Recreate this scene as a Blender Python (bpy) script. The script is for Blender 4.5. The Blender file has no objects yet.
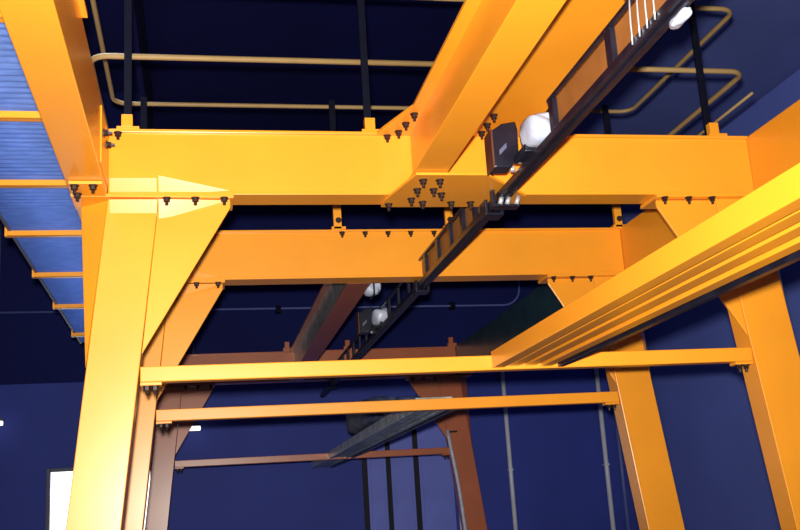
import bpy, bmesh, math, random
from mathutils import Vector, Matrix
random.seed(7)
S = bpy.context.scene
COL = S.collection
H0 = 1.6                      # camera height above the floor; z below is measured from the camera level

# ------------------------------------------------------------------ camera, world, flash, exposure
cam_d = bpy.data.cameras.new('camera'); cam = bpy.data.objects.new('camera', cam_d); COL.objects.link(cam)
YAW, PITCH, ROLL, FPX = 0.20153, 0.24047, -0.06276, 1027.7
fw = Vector((math.sin(YAW)*math.cos(PITCH), math.cos(YAW)*math.cos(PITCH), math.sin(PITCH)))
r0 = Vector((math.cos(YAW), -math.sin(YAW), 0)); u0 = r0.cross(fw)
rt = math.cos(ROLL)*r0 + math.sin(ROLL)*u0; up = -math.sin(ROLL)*r0 + math.cos(ROLL)*u0
M4 = Matrix((rt, up, -fw)).transposed().to_4x4(); M4.translation = Vector((0, 0, H0))
cam.matrix_world = M4
cam_d.sensor_fit = 'HORIZONTAL'; cam_d.sensor_width = 36; cam_d.lens = FPX*36/800
cam_d.clip_start = .05; cam_d.clip_end = 200
S.camera = cam

W = bpy.data.worlds.new('world'); S.world = W; W.use_nodes = True
W.node_tree.nodes['Background'].inputs[0].default_value = (.10, .16, .55, 1)
W.node_tree.nodes['Background'].inputs[1].default_value = .22

def light(name, kind, loc, energy, color, **k):
    d = bpy.data.lights.new(name, kind); d.energy = energy; d.color = color
    for a, b in k.items(): setattr(d, a, b)
    o = bpy.data.objects.new(name, d); COL.objects.link(o); o.location = loc; return o
# the photographer's flash, just above the camera
fl = light('camera_flash', 'SPOT', (-.04, -.05, H0+.16), 5600, (1, .95, .86), shadow_soft_size=.06, spot_size=math.radians(92), spot_blend=1)
fl.rotation_euler = (fw*FPX - rt*50 + up*75).to_track_quat('-Z', 'Y').to_euler()
# unseen area lamp added above the left hand canopy to brighten its sheet
sk = light('added_canopy_backlight', 'AREA', (-1.3, 10.5, H0+6.2), 230, (.62, .78, 1), shape='RECTANGLE', size=1.0, size_y=13, spread=math.radians(60))
S.view_settings.view_transform = 'Standard'; S.view_settings.look = 'None'
S.view_settings.gamma = 1; S.view_settings.use_curve_mapping = False
S.view_settings.exposure = 0.0

# ------------------------------------------------------------------ materials
def mat(name, col, rough=.5, metal=0, spec=.5, coat=0, var=.0, scale=3, bump=0, bscale=40, emit=0, coat_rough=.1, wear=None):
    m = bpy.data.materials.new(name); m.use_nodes = True; nt = m.node_tree; b = nt.nodes['Principled BSDF']
    b.inputs['Base Color'].default_value = (*col, 1); b.inputs['Roughness'].default_value = rough
    b.inputs['Metallic'].default_value = metal; b.inputs['Specular IOR Level'].default_value = spec
    b.inputs['Coat Weight'].default_value = coat; b.inputs['Coat Roughness'].default_value = coat_rough
    tc = nt.nodes.new('ShaderNodeTexCoord')
    if var or wear:
        n = nt.nodes.new('ShaderNodeTexNoise'); n.inputs['Scale'].default_value = scale; n.inputs['Detail'].default_value = 5
        nt.links.new(tc.outputs['Object'], n.inputs['Vector'])
        r = nt.nodes.new('ShaderNodeValToRGB')
        c2 = wear or tuple(min(1, c*(1+var)) for c in col)
        r.color_ramp.elements[0].color = (*[c*(1-var) for c in col], 1); r.color_ramp.elements[0].position = .35
        r.color_ramp.elements[1].color = (*c2, 1); r.color_ramp.elements[1].position = .68
        nt.links.new(n.outputs['Fac'], r.inputs[0]); nt.links.new(r.outputs[0], b.inputs['Base Color'])
    if bump:
        n2 = nt.nodes.new('ShaderNodeTexNoise'); n2.inputs['Scale'].default_value = bscale
        nt.links.new(tc.outputs['Object'], n2.inputs['Vector'])
        bp = nt.nodes.new('ShaderNodeBump'); bp.inputs['Strength'].default_value = bump; bp.inputs['Distance'].default_value = .01
        nt.links.new(n2.outputs['Fac'], bp.inputs['Height']); nt.links.new(bp.outputs[0], b.inputs['Normal'])
    if emit:
        b.inputs['Emission Color'].default_value = (*col, 1); b.inputs['Emission Strength'].default_value = emit
    return m
YEL = mat('yellow_gloss_paint', (.93, .345, .020), .42, spec=.2, var=.04, scale=1.6, bump=.05, bscale=9, coat=.75, coat_rough=.28)
BROWN = mat('red_brown_gloss', (.50, .13, .045), .45, spec=.3, var=.06, scale=2, coat=.9, coat_rough=.28)  # redder and darker than the yellow; on the farthest portal and far central beam
TEAL = mat('dark_green_gloss_paint', (.020, .060, .066), .3, spec=.7, var=.3, scale=4, bump=.15, bscale=7, coat=.6, coat_rough=.2)
PIPE = mat('yellow_pipe_paint', (.34, .22, .085), .6, var=.06, scale=5)
BOLT = mat('dark_bolt_steel', (.030, .014, .012), .5, metal=.3, var=.2, scale=30)
BLACK = mat('black_rail_steel', (.012, .013, .028), .32, metal=.2, var=.3, scale=8)
POST = mat('dark_blue_post_paint', (.002, .0025, .012), .7, spec=.15, var=.2, scale=6)
GREY = mat('grey_gloss_steel', (.44, .50, .48), .3, metal=.3, var=.4, scale=6, bump=.1, bscale=20)
SILV = mat('bright_cable_steel', (.65, .70, .78), .3, metal=.6, var=.1, scale=20)
WRAP = mat('white_plastic_wrap', (.50, .55, .70), .35, var=.1, scale=9, bump=.5, bscale=18)
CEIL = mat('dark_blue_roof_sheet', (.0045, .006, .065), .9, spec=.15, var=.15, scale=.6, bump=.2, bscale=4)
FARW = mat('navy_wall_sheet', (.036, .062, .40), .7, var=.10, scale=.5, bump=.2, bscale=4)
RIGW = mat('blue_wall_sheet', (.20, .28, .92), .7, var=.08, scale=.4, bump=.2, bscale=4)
LITROOF = mat('lit_side_roof_sheet', (.12, .165, .50), .75, var=.12, scale=.5, bump=.2, bscale=4)  # lighter roof sheet: brighter light on the right put into the colour
SHADEW = mat('navy_wall_shade', (.010, .015, .115), .85, spec=.2, var=.12, scale=.5, bump=.2, bscale=4)  # darker copy of the wall sheet, shade put into the colour
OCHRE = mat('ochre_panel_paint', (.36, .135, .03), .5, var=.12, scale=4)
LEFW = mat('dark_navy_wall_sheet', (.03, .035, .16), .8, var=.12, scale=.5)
LEAF = mat('pale_blue_door_paint', (.20, .25, .85), .6, var=.08, scale=1.5)
GAP = mat('black_rubber_seal', (.006, .006, .014), .7, var=.2, scale=9)
WPIPE = mat('pale_wall_pipe_paint', (.85, .88, .95), .35, var=.06, scale=4)
DIMP = mat('blue_wall_pipe_paint', (.14, .18, .52), .45, var=.06, scale=4)
FLOOR = mat('grey_concrete', (.07, .07, .075), .75, var=.15, scale=1.2, bump=.2)
FRAME = mat('grey_door_frame_paint', (.10, .11, .2), .5, var=.1, scale=4)
DAY = mat('daylit_glass', (1, .98, .95), .4, emit=2.2, var=.0)
TUBE = mat('lit_fluorescent_tube', (1, 1, 1), .4, emit=2.0)
SHEET = mat('translucent_corrugated_sheet', (.22, .33, .62), .4, var=.2, scale=7)
nt = SHEET.node_tree; pb = nt.nodes['Principled BSDF']; tr = nt.nodes.new('ShaderNodeBsdfTranslucent')
tr.inputs[0].default_value = (.25, .34, .60, 1); mx = nt.nodes.new('ShaderNodeMixShader'); mx.inputs[0].default_value = .6
out = nt.nodes['Material Output']
nt.links.new(pb.outputs[0], mx.inputs[1]); nt.links.new(tr.outputs[0], mx.inputs[2]); nt.links.new(mx.outputs[0], out.inputs[0])

# ------------------------------------------------------------------ mesh helpers
class MB:
    def __init__(s): s.v = []; s.f = []
    def add(s, vs, fs):
        n = len(s.v); s.v += [tuple(v) for v in vs]; s.f += [tuple(i+n for i in f) for f in fs]; return s
    def box(s, x0, x1, y0, y1, z0, z1):
        return s.hexa([(x0,y0,z0),(x1,y0,z0),(x1,y1,z0),(x0,y1,z0)], [(x0,y0,z1),(x1,y0,z1),(x1,y1,z1),(x0,y1,z1)])
    def hexa(s, a, b):
        n = len(a); fs = [tuple(range(n))[::-1], tuple(range(n, 2*n))] + [(i, (i+1) % n, n+(i+1) % n, n+i) for i in range(n)]
        return s.add(list(a)+list(b), fs)
    def prism(s, pts, axis, a, b):
        # pts in the plane normal to axis: Y -> (x,z), X -> (y,z), Z -> (x,y)
        q = {'Y': lambda p, t: (p[0], t, p[1]), 'X': lambda p, t: (t, p[0], p[1]), 'Z': lambda p, t: (p[0], p[1], t)}[axis]
        return s.hexa([q(p, a) for p in pts], [q(p, b) for p in pts])
    def tube(s, path, r, n=10):
        path = [Vector(p) for p in path]; rings = []
        prev = None
        for i, p in enumerate(path):
            t = (path[min(i+1, len(path)-1)]-path[max(i-1, 0)]).normalized()
            a = Vector((0, 0, 1)) if abs(t.z) < .9 else Vector((1, 0, 0))
            if prev is not None: a = prev
            u = (a - t*a.dot(t)).normalized(); w = t.cross(u); prev = u
            rings.append([p + r*(math.cos(k*2*math.pi/n)*u + math.sin(k*2*math.pi/n)*w) for k in range(n)])
        vs = [v for ring in rings for v in ring]; fs = []
        for i in range(len(path)-1):
            for k in range(n): fs.append((i*n+k, i*n+(k+1) % n, (i+1)*n+(k+1) % n, (i+1)*n+k))
        fs.append(tuple(range(n))[::-1]); fs.append(tuple((len(path)-1)*n+k for k in range(n)))
        return s.add(vs, fs)
    def cyl(s, p, q, r, n=10): return s.tube([p, q], r, n)
def finish(o, bevel, smooth):
    if bevel:
        m = o.modifiers.new('bevel', 'BEVEL'); m.width = bevel; m.segments = 2; m.limit_method = 'ANGLE'; m.angle_limit = math.radians(35)
    if smooth:
        for p in o.data.polygons: p.use_smooth = True
def build(name, mb, m, parent=None, bevel=0, smooth=False, origin=None):
    """one mesh object; coordinates are given in the place, z from the camera level"""
    vs = [Vector(v)+Vector((0, 0, H0)) for v in mb.v]
    if parent is not None: base = Vector(parent['_o'])
    else:
        xs = [v.x for v in vs]; ys = [v.y for v in vs]
        base = Vector((sum(xs)/len(xs), sum(ys)/len(ys), min(v.z for v in vs)))
    own = base if parent is None else (Vector(origin)+Vector((0, 0, H0)) if origin else sum(vs, Vector())/len(vs))
    me = bpy.data.meshes.new(name); me.from_pydata([v-own for v in vs], [], mb.f)
    bm = bmesh.new(); bm.from_mesh(me); bmesh.ops.recalc_face_normals(bm, faces=bm.faces); bm.to_mesh(me); bm.free()
    me.materials.append(m)
    o = bpy.data.objects.new(name, me); COL.objects.link(o)
    o.location = own if parent is None else own-base
    if parent is not None: o.parent = parent
    o['_o'] = tuple(own); finish(o, bevel, smooth); return o
def thing(name, loc, label, cat, group=None):
    o = bpy.data.objects.new(name, None); COL.objects.link(o); o.empty_display_size = .1
    o.location = Vector(loc)+Vector((0, 0, H0)); o['_o'] = tuple(o.location)
    return tag(o, label, cat, group)
def tag(o, label, cat, group=None):
    o['label'] = label; o['category'] = cat
    if group: o['group'] = group
    return o
def struct(name, mb, m, **k):
    o = build(name, mb, m, **k); o['kind'] = 'structure'; return o
def copy_part(src, parent, world, label=None):
    """a copy of a part, sharing its mesh, under another (or the same) thing"""
    c = src.copy(); COL.objects.link(c); c.parent = parent
    w = Vector(world)+Vector((0, 0, H0)); c.location = w-Vector(parent['_o']); c['_o'] = tuple(w); return c
BOLT_SRC = None
def bolt(parent, p, rot=None):
    """hexagon bolt head with its nut and shank hanging below a flange, origin at the flange"""
    global BOLT_SRC
    if BOLT_SRC is None:
        m = MB(); m.cyl((0, 0, 0), (0, 0, -.006), .034, 14); m.cyl((0, 0, -.004), (0, 0, -.034), .026, 6); m.cyl((0, 0, -.03), (0, 0, -.062), .013, 8)
        me = bpy.data.meshes.new('bolt'); me.from_pydata(m.v, [], m.f)
        bm = bmesh.new(); bm.from_mesh(me); bmesh.ops.recalc_face_normals(bm, faces=bm.faces); bm.to_mesh(me); bm.free()
        me.materials.append(BOLT); BOLT_SRC = me
    o = bpy.data.objects.new('bolt', BOLT_SRC); COL.objects.link(o); o.parent = parent
    w = Vector(p)+Vector((0, 0, H0)); o.location = w-Vector(parent['_o']); o['_o'] = tuple(w)
    if rot: o.rotation_euler = rot
    return o

# ------------------------------------------------------------------ dimensions of the crane frame
YP = (8.0, 10.951, 19.163)       # front faces of the three portals
ZT, ZB = 3.1515, 2.5977          # top and underside of the crossbeams
XL, XR = -.679, 4.909            # inner faces of the two long beams
XC = (XL+XR)/2
FL = -1.6                        # floor
BD = .25                         # depth of beams and legs
mir = lambda x: 2*XC-x
order = ('nearest', 'middle', 'farthest')

# ------------------------------------------------------------------ the building
struct('floor', MB().box(-6, 10.6, -3, 23.4, FL-.2, FL), FLOOR)
XW0, XW1, YF, ZE = -5.6, 10.2, 23.0, 7.4
DX0, DX1, DZ = -3.07, -1.03, 1.37           # bright doorway in the far wall
fw_ = MB()
fw_.box(XW0, DX0, YF, YF+.2, FL, ZE+.4); fw_.box(DX1, XW1, YF, YF+.2, FL, ZE+.4); fw_.box(DX0, DX1, YF, YF+.2, DZ, ZE+.4); fw_.box(XW0, XW1, YF, YF+.2, ZE+.4, ZE+1.2)
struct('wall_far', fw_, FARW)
struct('wall_far_shade', MB().box(XW0, XW1, YF-.04, YF-.001, 3.25, ZE), SHADEW)  # thin dark sheet imitating the shade on the upper far wall
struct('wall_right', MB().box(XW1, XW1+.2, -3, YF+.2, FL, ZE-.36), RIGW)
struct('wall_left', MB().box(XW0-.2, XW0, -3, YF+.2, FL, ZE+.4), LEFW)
XB = 6.6
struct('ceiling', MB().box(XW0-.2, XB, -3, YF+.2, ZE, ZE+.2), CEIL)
struct('ceiling_right', MB().prism([(XB+.001, ZE+.9), (XW1+.2, ZE-.35), (XW1+.2, ZE-.15), (XB+.001, ZE+1.1)], 'Y', -3, YF+.2), LITROOF)  # tilted and coloured lighter to carry the brighter light on this side
struct('trim_1', MB().box(XB-.05, XB, -3, YF+.2, ZE+.2, ZE+1.1), CEIL)
dr = struct('door_1', MB().box(DX0, DX1, YF+.08, YF+.12, FL, DZ), DAY)
fr = MB(); fr.box(DX0-.08, DX0, YF-.03, YF+.1, FL, DZ+.08); fr.box(DX1, DX1+.08, YF-.03, YF+.1, FL, DZ+.08); fr.box(DX0, DX1, YF-.03, YF+.1, DZ, DZ+.08)
build('door_frame', fr, FRAME, dr, .01)

# sliding door leaves with dark seals between them, on the far wall
sd = thing('sliding_door', (4.6, YF, FL), 'pale blue three leaf sliding door with black seams on the far wall', 'door')
for (a, b) in ((3.66, 4.08), (4.19, 4.71), (4.83, 5.60)):
    m = MB(); m.box(a, b, YF-.07, YF-.01, FL+.02, 2.25); m.box(a+.06, b-.06, YF-.085, YF-.06, FL+.12, 2.15)
    build('door_leaf', m, LEAF, sd, .008)
for (a, b) in ((3.55, 3.66), (4.08, 4.19), (4.71, 4.83)):
    build('seal', MB().box(a, b, YF-.045, YF-.005, FL+.02, 2.25), GAP, sd, .004)
build('top_track', MB().box(3.45, 5.62, YF-.11, YF-.003, 2.26, 2.36), DIMP, sd, .006)
def wall_pipe(x, r, m, ztop, label):
    t = thing('wall_pipe', (x, YF-.05, FL), label, 'pipe', 'vertical pipes on the far wall')
    build('pipe', MB().cyl((x, YF-.055-r, FL), (x, YF-.05-r, ztop), r, 12), m, t, smooth=True)
    for z in (-.6, .9, 2.4):
        if z < ztop: build('clip', MB().box(x-r-.006, x+r+.006, YF-.06-2*r, YF-.05 if z > 3.5 else YF-.004, z-.015, z+.015), m, t, .004)
wall_pipe(5.70, .035, WPIPE, 3.2, 'thin pale pipe rising beside the sliding door on the far wall')
wall_pipe(6.94, .05, WPIPE, 3.2, 'pale vertical pipe between the sliding door and the twin pipes')
wall_pipe(9.25, .055, WPIPE, 3.2, 'brightest pale vertical pipe on the far wall, left of the middle right leg')
wall_pipe(9.62, .045, DIMP, 3.2, 'dull blue vertical pipe right beside the brightest pale pipe')
t = thing('conduit_pipe', (2, YF-.2, 4.7), 'thin blue conduit running level across the dark far wall, bent up at its right end', 'conduit')
pth = [(-4.5, YF-.2, 4.78), (7.1, YF-.2, 4.70)]+[(7.1+.4*math.sin(a), YF-.2, 5.10-.4*math.cos(a)) for a in (.3, .6, .9, 1.2, 1.57)]+[(7.5, YF-.2, 5.7)]
build('pipe', MB().tube(pth, .024, 8), DIMP, t, smooth=True)
for x in (1.8, 5.85):
    build('clip', MB().box(x-.06, x+.06, YF-.23, YF-.042, 4.64, 4.80), POST, t, .005)
for (x0, x1, z, y, lab) in ((-.22, .04, 2.12, 22.6, 'small lit white lamp hanging right of the farthest left leg'), (-4.3, -3.98, 2.40, 22.6, 'small lit white lamp near the left edge of the dark far wall')):
    t = thing('tube_lamp', ((x0+x1)/2, y, z), lab, 'lamp', 'small lit lamps far back on the left')
    build('lamp_tube', MB().box(x0, x1, y-.05, y+.05, z-.05, z+.04), TUBE, t, .02)
    build('housing', MB().box(x0-.02, x1+.02, y-.07, y+.07, z+.04, z+.10), FRAME, t, .01)
    build('hanger', MB().cyl(((x0+x1)/2, y, z+.1), ((x0+x1)/2, y, ZE), .008, 6), FRAME, t)
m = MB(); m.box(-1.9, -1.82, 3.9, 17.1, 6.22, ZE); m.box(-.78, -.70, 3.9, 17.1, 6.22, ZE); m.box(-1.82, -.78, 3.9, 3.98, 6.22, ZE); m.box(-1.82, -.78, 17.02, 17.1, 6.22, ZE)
struct('trim_added_lamp_surround', m, CEIL)  # unseen surround added around the lamp above the canopy

# ------------------------------------------------------------------ portals: legs, crossbeams, tie bars
LXI = lambda z: -.287-.111*(2.57-z)          # inner edge of a left leg (legs splay outwards)
PNT = (YEL, YEL, BROWN)
def leg(i, side, label):
    y = YP[i]; f = (lambda x: x) if side < 0 else mir; YEL = PNT[i]
    t = thing('crane_leg', (f(-.80), y+BD/2, FL), label, 'crane leg', 'legs of the yellow crane frame')
    zt = ZB-.028; wd = .39 if side < 0 else .425
    LXO = lambda z: LXI(z)-wd
    pts = [(f(LXO(z)), z) for z in (zt, FL+.03)]+[(f(LXI(z)), z) for z in (FL+.03, zt)]
    build('shaft', MB().prism(pts, 'Y', y, y+BD), YEL, t, .006)
    hp = [(f(LXI(2.555)), 2.555), (f(.275), 2.555), (f(.275), 2.50), (f(LXI(1.33)+.006), 1.33)]
    hp[0] = (f(LXI(2.555)+.002), 2.555)
    build('haunch', MB().prism(hp, 'Y', y+.006, y+.036), YEL, t, .004)
    # outer haunch under the long beam, its face turned outwards
    e = .004
    m = MB().hexa([(f(LXO(zt)-e), y+.03, zt), (f(-.90), y+.21, zt), (f(-.90), y+BD, zt), (f(LXO(zt)-e), y+BD, zt)],
                  [(f(LXO(1.25)-e), y+.03, 1.25), (f(LXO(1.25)-.012), y+.05, 1.25), (f(LXO(1.25)-.012), y+BD, 1.25), (f(LXO(1.25)-e), y+BD, 1.25)])
    build('outer_haunch', m, YEL, t, .003)
    build('cap_plate', MB().prism([(f(-.95), zt), (f(.30), zt-.012), (f(.30), ZB-.004), (f(-.95), ZB-.004)], 'Y', y-.075, y+BD+.03), YEL, t, .003)
    build('base_plate', MB().box(min(f(-1.22), f(-.66)), max(f(-1.22), f(-.66)), y-.1, y+BD+.1, FL, FL+.03), YEL, t, .004)
    for x in (-.222, .0, .226): bolt(t, (f(x), y-.062, zt-.008))
    if side < 0:
        # sloping wedges added to mirror the flash as pale glare along the cap plate
        m = MB()
        for (x0, x1, za, zb_, o) in ((-.66, -.30, 2.43, 2.555, 1), (-.285, .27, 2.40, 2.555, .28)):
            k = .33
            m.hexa([(x0, y+.01, za), (x0, y-(zb_-za)*k, zb_), (x0, y+.01, zb_)],
                   [(x1, y+.01, zb_-(zb_-za)*o), (x1, y-(zb_-za)*o*k, zb_), (x1, y+.01, zb_)])
        build('glare_wedge', m, YEL, t)
        m = MB()
        for (x0, x1, za, zb_, o) in ((-.66, -.30, 2.60, 2.73, 1), (-.285, .27, 2.60, 2.75, .25)):
            k = .33
            m.hexa([(x0, y+.01, za), (x0, y-.005-(zb_-za)*k, zb_), (x0, y+.01, zb_+.01)],
                   [(x1, y+.01, za), (x1, y-.005-(zb_-za)*o*k, za+(zb_-za)*o), (x1, y+.01, za+(zb_-za)*o+.01)])
        build('glare_wedge', m, YEL, t)
    return t
L0 = leg(0, -1, 'nearest and largest left leg of the yellow crane frame with pale foot')
leg(0, 1, 'nearest right leg of the yellow crane frame, at the right edge behind the ribbed beam')
leg(1, -1, 'left leg of the middle yellow portal, right behind the nearest left leg')
leg(1, 1, 'right leg of the middle yellow portal, crossing the blue right hand wall')
leg(2, -1, 'brownish left leg of the farthest portal, partly behind the middle left leg')
leg(2, 1, 'brownish right leg of the farthest portal, beside the pale sliding door')
# bracket under the left long beam, on the near side of the nearest left leg
m = MB(); y = YP[0]; zt = ZB-.028
build('side_cap_plate', MB().box(-.93, -.685, 7.62, 7.92, zt, ZB-.004), YEL, L0, .003)
for x in (-.89, -.755):
    for yy in ((7.66, 7.86) if x < -.8 else (7.66,)): bolt(L0, (x, yy, zt))

sock_x = {0: (-.545, 1.49, 4.72), 1: (-.545, 1.55, 2.83, 4.88), 2: (-.545, 1.67, 2.83, 4.88)}
def crossbeam(i, label):
    y = YP[i]; YEL = PNT[i]
    t = thing('crossbeam', (XC, y+BD/2, ZB), label, 'crossbeam', 'crossbeams of the yellow crane frame')
    x0, x1 = XL+.006, XR-.006
    build('web', MB().box(x0, x1, y, y+BD-.02, ZB+.02, ZT-.02), YEL, t)
    build('top_flange', MB().box(x0, x1, y-.03, y+BD, ZT-.025, ZT), YEL, t, .004)
    build('bottom_flange', MB().box(x0, x1, y-.03, y+BD, ZB, ZB+.025), YEL, t, .004)
    for x in sock_x[i]:
        m = MB()
        if i == 1:
            m.box(x-.045, x+.045, y-.055, y+.0, ZT-.02, ZT+.36); m.box(x-.07, x+.09, y-.055, y+.05, ZT-.001, ZT+.03)
        else:
            m.box(x-.045, x+.045, y+.20, y+.27, ZT-.002, ZT+.22); m.box(x-.08, x+.10, y+.16, y+.25, ZT-.001, ZT+.10)
        s = build('post_socket', m, YEL, t, .004)
        if i == 1: bolt(s, (x+.01, y-.055, ZT+.10), (math.radians(-90), 0, 0))
    if i == 1:
        for x in (1.6, 1.86, 2.12, 2.38, 2.65): bolt(t, (x, y-.018, ZT-.027))
    if i == 0:
        bolt(t, (1.591, y-.018, ZT-.027)); bolt(t, (-.60, y-.018, ZT-.027))
        # splice plate that ties the central beam to the crossbeam from below
        zb = ZB-.004
        m = MB().prism([(1.685, 7.40), (2.255, 7.40), (2.75, 7.95), (2.75, 8.24), (1.55, 8.24), (1.55, 8.06)], 'Z', zb-.022, zb)
        p = build('splice_plate', m, YEL, t, .003)
        for q in ((1.765, 7.52), (1.90, 7.52), (1.765, 7.75), (1.90, 7.75), (1.765, 8.0), (1.88, 8.09), (1.99, 7.86), (1.60, 8.15), (2.13, 8.10), (2.30, 8.10)):
            bolt(p, (q[0], q[1], zb-.022))
    return t
crossbeam(0, 'nearest and brightest yellow crossbeam, bolted to the central beam')
crossbeam(1, 'middle yellow crossbeam with a row of bolts below its top edge')
crossbeam(2, 'farthest, brownish crossbeam low behind the nearest tie bar')

ZR = 1.2347
for i, lab in enumerate(('nearest yellow tie bar between the legs, where the ribbed beam ends', 'middle, thinner looking yellow tie bar, between the middle pair of legs', 'farthest and dullest tie bar, lowest in view between the farthest legs')):
    y = YP[i]; xa = LXI(1.235)+.004; xb = mir(LXI(1.235))-.004; m_ = PNT[i]
    t = thing('tie_bar', (XC, y+.07, ZR-.125), lab, 'tie bar', 'tie bars between the crane legs')
    build('bar', MB().box(xa, xb, y+.005, y+.125, ZR-.12, ZR), m_, t, .008)
    for (a, b) in ((xa, xa+.16), (xb-.16, xb)):
        p = build('end_bracket', MB().box(a, b, y+.01, y+.12, ZR-.145, ZR-.121), m_, t, .003)
        for x in (a+.05, a+.11): bolt(p, (x, y+.05, ZR-.145))

# ------------------------------------------------------------------ the long beams
def long_beam(x0, x1, inner, label, ya=.6, yb=19.45, m_=None):
    t = thing('long_beam', ((x0+x1)/2, 10, ZB), label, 'beam', 'outer long beams over the legs')
    build('box_section', MB().box(x0, x1, ya, yb, ZB, ZT), m_ or YEL, t, .006)
    if m_: return t
    xi, s = (x1, 1) if inner > 0 else (x0, -1)
    m = MB()
    for y in (7.35,): m.box(min(xi, xi+s*.012), max(xi, xi+s*.012), y, y+.55, ZB+.05, ZT-.06)
    if inner < 0: return t
    p = build('joint_plate', m, YEL, t, .003)
    for yy in (7.5, 7.75): bolt(p, (xi+s*.012, yy, 2.93), (0, math.radians(-90*s), 0))
    build('top_strip', MB().box(min(xi, xi+s*.04), max(xi, xi+s*.04), .6, 6.05, ZT-.03, ZT), YEL, t, .003)
long_beam(-.955, XL, 1, 'left outer yellow beam running overhead to the nearest left leg')
long_beam(XR, 5.19, -1, 'right outer beam running overhead at the right edge, its inner side brown', yb=11.2)
long_beam(XR, 5.19, -1, 'dark green length of outer beam between the middle and farthest right legs', 11.21, 19.45, TEAL)

def central(y0, y1, label, wing):
    t = thing('central_beam', (1.95, (y0+y1)/2, ZB), label, 'beam', 'lengths of the central beam')
    xr = 2.80
    if wing:
        pts = [(1.69, y0), (xr, y0), (xr, y1), (1.50, y1), (1.53, y1-.12), (1.69, y1-.6)]
    else: pts = [(1.69, y0), (2.10, y0), (2.10, y1), (1.69, y1)]; YEL_ = BROWN
    if wing: YEL_ = YEL
    build('top_flange', MB().prism(pts, 'Z', ZT-.03, ZT-.002), YEL_, t, .003)
    build('web', MB().box(1.785, 1.835, y0, y1, ZB+.02, ZT-.03), YEL if wing else GREY, t)
    build('bottom_flange', MB().box(1.672, 1.942, y0, y1, ZB, ZB+.022), YEL_, t, .004)
    if wing:
        for x in (1.725, 2.385):
            for y in (7.50, 7.70, 7.88): bolt(t, (x+(.0 if x > 2 else -.06*(y-7.5)/.4), y, ZT-.03))
    return t
central(.6, YP[0]-.035, 'near length of the central beam, overhead from the top edge to the nearest crossbeam', True)
central(YP[1]+BD+.01, YP[2]-.035, 'far length of the central beam, glossy, seen under the middle crossbeam', False)

# ------------------------------------------------------------------ ribbed runway beam, lower right
def runway(y0, y1, m, xr, label, grp):
    t = thing('ribbed_beam', (2.63, (y0+y1)/2, ZR-.11), label, 'beam', grp)
    x0 = 2.345; zt, zb = ZR+.03, ZR-.105; w = xr-x0
    def X(u): return x0+w*u
    prof = [(0, zt), (0, zb), (.17, zb), (.17, zb+.05), (.25, zb+.05), (.25, zb+.012), (.42, zb+.012), (.42, zb+.06), (.50, zb+.06), (.50, zb+.012),
            (.67, zb+.012), (.67, zb+.06), (.74, zb+.06), (.74, zb), (.90, zb), (.90, zb+.03), (1, zb+.03), (1, zt)]
    s = MB().prism([(X(u), z) for u, z in prof], 'Y', y0, y1)
    build('ribbed_rail', s, m, t, .003)
    build('edge_strip', MB().box(xr+.001, xr+.05, y0, y1, zb-.01, zt-.03), BLACK, t, .004)
    build('end_plate', MB().box(x0, xr, y1, y1+.004, zb+.07, zt), m, t)
runway(1.0, YP[0]-.004, YEL, 2.90, 'bright yellow ribbed beam running from the right edge to the nearest tie bar', None)
runway(YP[1]+.131, 22.2, GREY, 2.76, 'long grey ribbed rail tapering away under the middle tie bar', None)

# ------------------------------------------------------------------ black ladder track with its trolleys
XA = 2.485
t = thing('ladder_track', (XA, 12, 2.47), 'black ladder shaped track running under the crossbeams from top edge to the far end', 'track')
build('bottom_chord', MB().box(XA-.05, XA+.05, 3.6, 20.9, 2.485, 2.545), BLACK, t, .006)
build('running_rail', MB().box(XA-.012, XA+.012, 3.6, 20.9, 2.468, 2.485), BLACK, t, .003)
for (a, b, ys) in ((3.6, 6.42, (3.8, 4.45, 5.3, 6.35)), (8.3, 10.88, (8.5, 8.95, 9.45, 10.0, 10.6)), (11.26, 19.08, [11.6+.65*k for k in range(12)])):
    build('top_chord', MB().box(XA-.05, XA-.02, a, b, 2.765, 2.79), BLACK, t, .003)
    if b < 11: build('side_plate', MB().box(XA-.012, XA-.004, a, b, 2.546, 2.764), OCHRE, t)
    for yy in ys:
        build('rung', MB().box(XA-.05, XA-.014, yy-.045, yy+.045, 2.546, 2.764), BLACK, t, .003)
for i in range(3):
    y = YP[i]; m = MB()
    m.box(XA-.08, XA-.055, y+.02, y+.20, 2.45, 2.57); m.box(XA+.055, XA+.08, y+.02, y+.20, 2.45, 2.57); m.box(XA-.08, XA+.08, y+.02, y+.20, 2.435, 2.455)
    build('hanger_bracket', m, BLACK, t, .004)
t = thing('hanger_clamp', (2.40, 7.80, 2.46), 'silver clamp gripping the track just under the nearest crossbeam', 'clamp')
m = MB(); m.box(2.39, 2.42, 7.76, 7.82, 2.43, 2.72); m.box(2.39, 2.62, 7.74, 7.86, 2.425, 2.445)
build('clamp_body', m, BLACK, t, .005)
for x in (2.44, 2.50, 2.58): build('clamp_jaw', MB().cyl((x, 7.71, 2.43), (x+.02, 7.71, 2.50), .020, 10), SILV, t, smooth=True)

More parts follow.
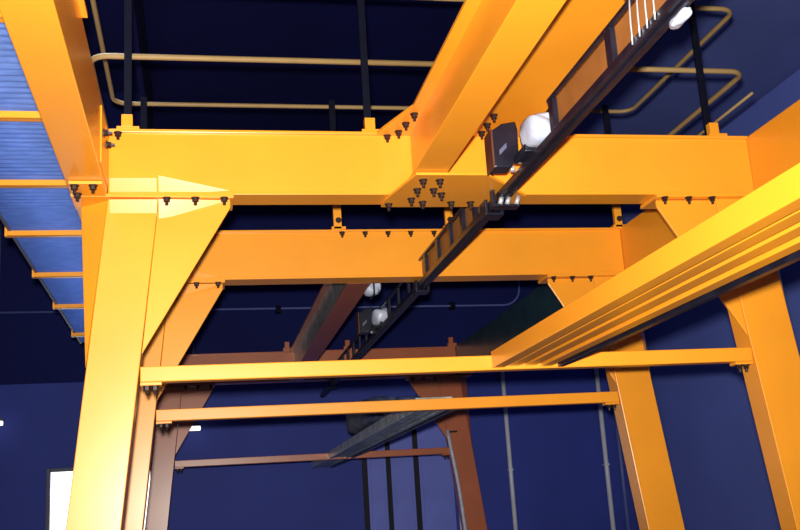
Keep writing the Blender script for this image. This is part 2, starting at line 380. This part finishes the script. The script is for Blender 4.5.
def lump(cx, cy, cz, rx, ry, rz, seed):
    bm = bmesh.new(); bmesh.ops.create_icosphere(bm, subdivisions=3, radius=1); rr = random.Random(seed)
    ph = [(rr.uniform(2, 5), rr.uniform(2, 5), rr.uniform(2, 5), rr.uniform(0, 6)) for _ in range(5)]
    m = MB(); vs = []
    for v in bm.verts:
        d = 1+sum(.055*math.sin(a*v.co.x+b*v.co.y+c*v.co.z+p) for a, b, c, p in ph)
        # squarer than a ball: a wrapped box
        q = [math.copysign(abs(c)**.6, c) for c in v.co]
        vs.append((cx+rx*q[0]*d, cy+ry*q[1]*d, cz+rz*q[2]*d))
    fs = [tuple(v.index for v in f.verts) for f in bm.faces]; bm.free(); return m.add(vs, fs)
def trolley(y, label, seed):
    t = thing('trolley', (2.35, y, 2.5), label, 'trolley', 'trolleys on the black ladder track')
    # black six sided housing on the left of the track
    hx = [(2.225, 2.525), (2.225, 2.82), (2.31, 2.88), (2.42, 2.90), (2.432, 2.84), (2.425, 2.63), (2.36, 2.525)]
    h = build('housing', MB().prism(hx, 'Y', y-.02, y+.14), BLACK, t, .012)
    build('housing_rim', MB().prism([(2.209, 2.515), (2.209, 2.825), (2.224, 2.825), (2.224, 2.515)], 'Y', y-.04, y+.15), mat('dark_red_brown_rim', (.10, .035, .02), .5, var=.2) if 'dark_red_brown_rim' not in bpy.data.materials else bpy.data.materials['dark_red_brown_rim'], t, .004)
    build('name_plate', MB().prism([(2.27, 2.62), (2.27, 2.66), (2.33, 2.72), (2.33, 2.68)], 'Y', y-.026, y-.02), FRAME, h)
    build('wrapped_motor', lump(2.465, y-.38, 2.68, .105, .15, .105, seed), WRAP, t, smooth=True)
    build('hanger_arm', MB().box(2.38, 2.46, y-.30, y-.02, 2.55, 2.61), BLACK, t, .006)
    for yy in (y-.04, y+.16):
        build('wheel', MB().cyl((2.405, yy, 2.575), (2.433, yy, 2.575), .028, 14), SILV, t, .004)
    return t
trolley(7.1, 'nearest black trolley with white wrapped motor, in front of the nearest crossbeam', 1)
trolley(14.0, 'farthest trolley with small white wrapped motor, above the nearest tie bar', 3)
t = thing('wrapped_bundle', (2.02, 11.75, 2.6), 'white wrapped bundle tucked just below the middle crossbeam', 'bundle')
build('wrap', lump(2.04, 11.72, 2.67, .095, .12, .10, 9), WRAP, t, smooth=True)
build('strap', MB().box(2.03, 2.05, 11.58, 11.86, 2.55, 2.79), BLACK, t, .003)
build('hanger', MB().cyl((2.04, 11.72, 2.75), (2.04, 11.72, ZT-.03), .012, 8), BLACK, t)
t = thing('cable_bundle', (2.42, 4.95, 2.55), 'silver cables hanging in loops over the track at the top edge', 'cables')
for k in range(4):
    yy = 4.62+.10*k
    build('cable', MB().tube([(XA-.062, yy, 2.775), (XA-.064, yy+.01, 2.70), (XA-.064, yy+.02, 2.62), (XA-.06, yy+.03, 2.56), (XA-.058, yy+.04, 2.50)], .0055, 8), SILV, t, smooth=True)
build('cable_sheath', lump(XA+.03, 4.55, 2.455, .032, .10, .024, 5), WRAP, t, smooth=True)
build('cable_clip', MB().box(XA-.07, XA-.02, 4.58, 4.98, 2.791, 2.81), BLACK, t, .004)

t = thing('folded_tarpaulin', (2.7, 16.2, 1.27), 'dark grey crumpled tarpaulin lying on the grey ribbed rail behind the middle tie bar', 'tarpaulin')
TARP = mat('dark_grey_tarpaulin', (.05, .065, .15), .7, var=.5, scale=5, bump=.6, bscale=6)
build('cloth', lump(2.66, 15.6, 1.53, .30, 1.2, .21, 11), TARP, t, smooth=True)
build('cloth_fold', lump(2.75, 13.9, 1.44, .22, .8, .13, 12), TARP, t, smooth=True)
t = thing('pale_strip', (4.75, 19.1, FL), 'white strip running down along the inner edge of the farthest right leg', 'strip')
pts = [(mir(LXI(z))+.012*math.sin(3*z), YP[2]-.045, z) for z in [1.55-.21*k for k in range(15)]]  # pale strip following the inner edge of the leg
build('strip', MB().tube(pts, .034, 10), WRAP, t, smooth=True)
build('hook', MB().box(4.66, 4.80, YP[2]-.09, YP[2]-.002, 1.50, 1.53), BLACK, t, .003)
# ------------------------------------------------------------------ guard rails over the frame
t = thing('guard_rail', (XC, YP[0], ZT), 'guard rail of pale yellow pipe on dark posts above the nearest crossbeam', 'guard rail')
K = 1.1023
gx0, gx1, gy0, gy1 = -.79*K, 4.74*K, 7.59*K, 9.94*K
zt_, zm_ = 4.2*K, 3.6*K
def loop(z, r):
    c = .16; pts = []
    for (x, y, a0) in ((gx1-c, gy0+c, -90), (gx1-c, gy1-c, 0), (gx0+c, gy1-c, 90), (gx0+c, gy0+c, 180)):
        for k in range(7):
            a = math.radians(a0+15*k); pts.append((x+c*math.cos(a), y+c*math.sin(a), z))
    pts.append(((gx0+gx1)/2, gy0, z)); pts.insert(0, ((gx0+gx1)/2, gy0, z))
    return MB().tube(pts, r, 10)
build('top_pipe', loop(zt_, .024), PIPE, t, smooth=True)
build('middle_pipe', loop(zm_, .026), PIPE, t, smooth=True)
for x in (-.545, 1.49, 4.72):
    build('post', MB().box(x-.032, x+.032, 8.30, 8.335, ZT+.05, zt_+.06), POST, t, .004)
for x in (-.545, 1.55, 2.83, 4.88):
    build('post', MB().box(x-.036, x+.036, 10.898, 10.928, ZT+.362, zt_+.06), POST, t, .004)
build('lower_pipe', MB().cyl((gx1, 8.3, 3.72), (gx1, 10.6, 3.72), .014, 8), PIPE, t, smooth=True)

# ------------------------------------------------------------------ corrugated canopy on the left with its purlins
t = thing('canopy_sheet', (-1.38, 11, 2.95), 'blue corrugated translucent canopy sheet along the left outer beam', 'canopy')
m = MB(); vs = []; fs = []; ny = 520; y0, y1 = 4.6, 16.6
for k in range(ny+1):
    y = y0+(y1-y0)*k/ny; z = 2.975+.014*math.sin(2*math.pi*(y-y0)/.095)
    for x in (-1.775, -.957): vs.append((x, y, z))
for k in range(ny): fs.append((2*k, 2*k+1, 2*k+3, 2*k+2))
m.add(vs, fs); o = build('corrugated_sheet', m, SHEET, t, smooth=True)
sm = o.modifiers.new('thick', 'SOLIDIFY'); sm.thickness = .003
build('edge_trim', MB().box(-1.805, -1.778, y0, y1, 2.95, 3.0), FRAME, t, .003)
for y, lab in zip((5.68, 7.19, 8.69, 10.23, 11.95, 13.68, 15.7), ('yellow purlin under the canopy at the top left corner', 'yellow purlin under the canopy, second from the top at the left edge', 'yellow purlin under the canopy, third from the top, just reaching the left edge', 'yellow purlin under the canopy, uppermost of those whose left end shows', 'yellow purlin under the canopy, fifth from the top', 'yellow purlin under the canopy, second from the bottom', 'lowest and smallest yellow purlin under the canopy')):
    t = thing('purlin', (-1.4, y, 2.90), lab, 'purlin', 'purlins under the corrugated canopy')
    m = MB(); m.box(-1.81, -.957, y-.03, y+.03, 2.90, 2.908); m.box(-1.81, -.957, y-.03, y-.022, 2.90, 2.957)
    build('angle', m, YEL, t, .002)
    build('end_stub', MB().box(-1.835, -1.811, y-.03, y+.03, 2.90, 3.03), YEL, t, .002)

for o in S.objects:
    if '_o' in o: del o['_o']
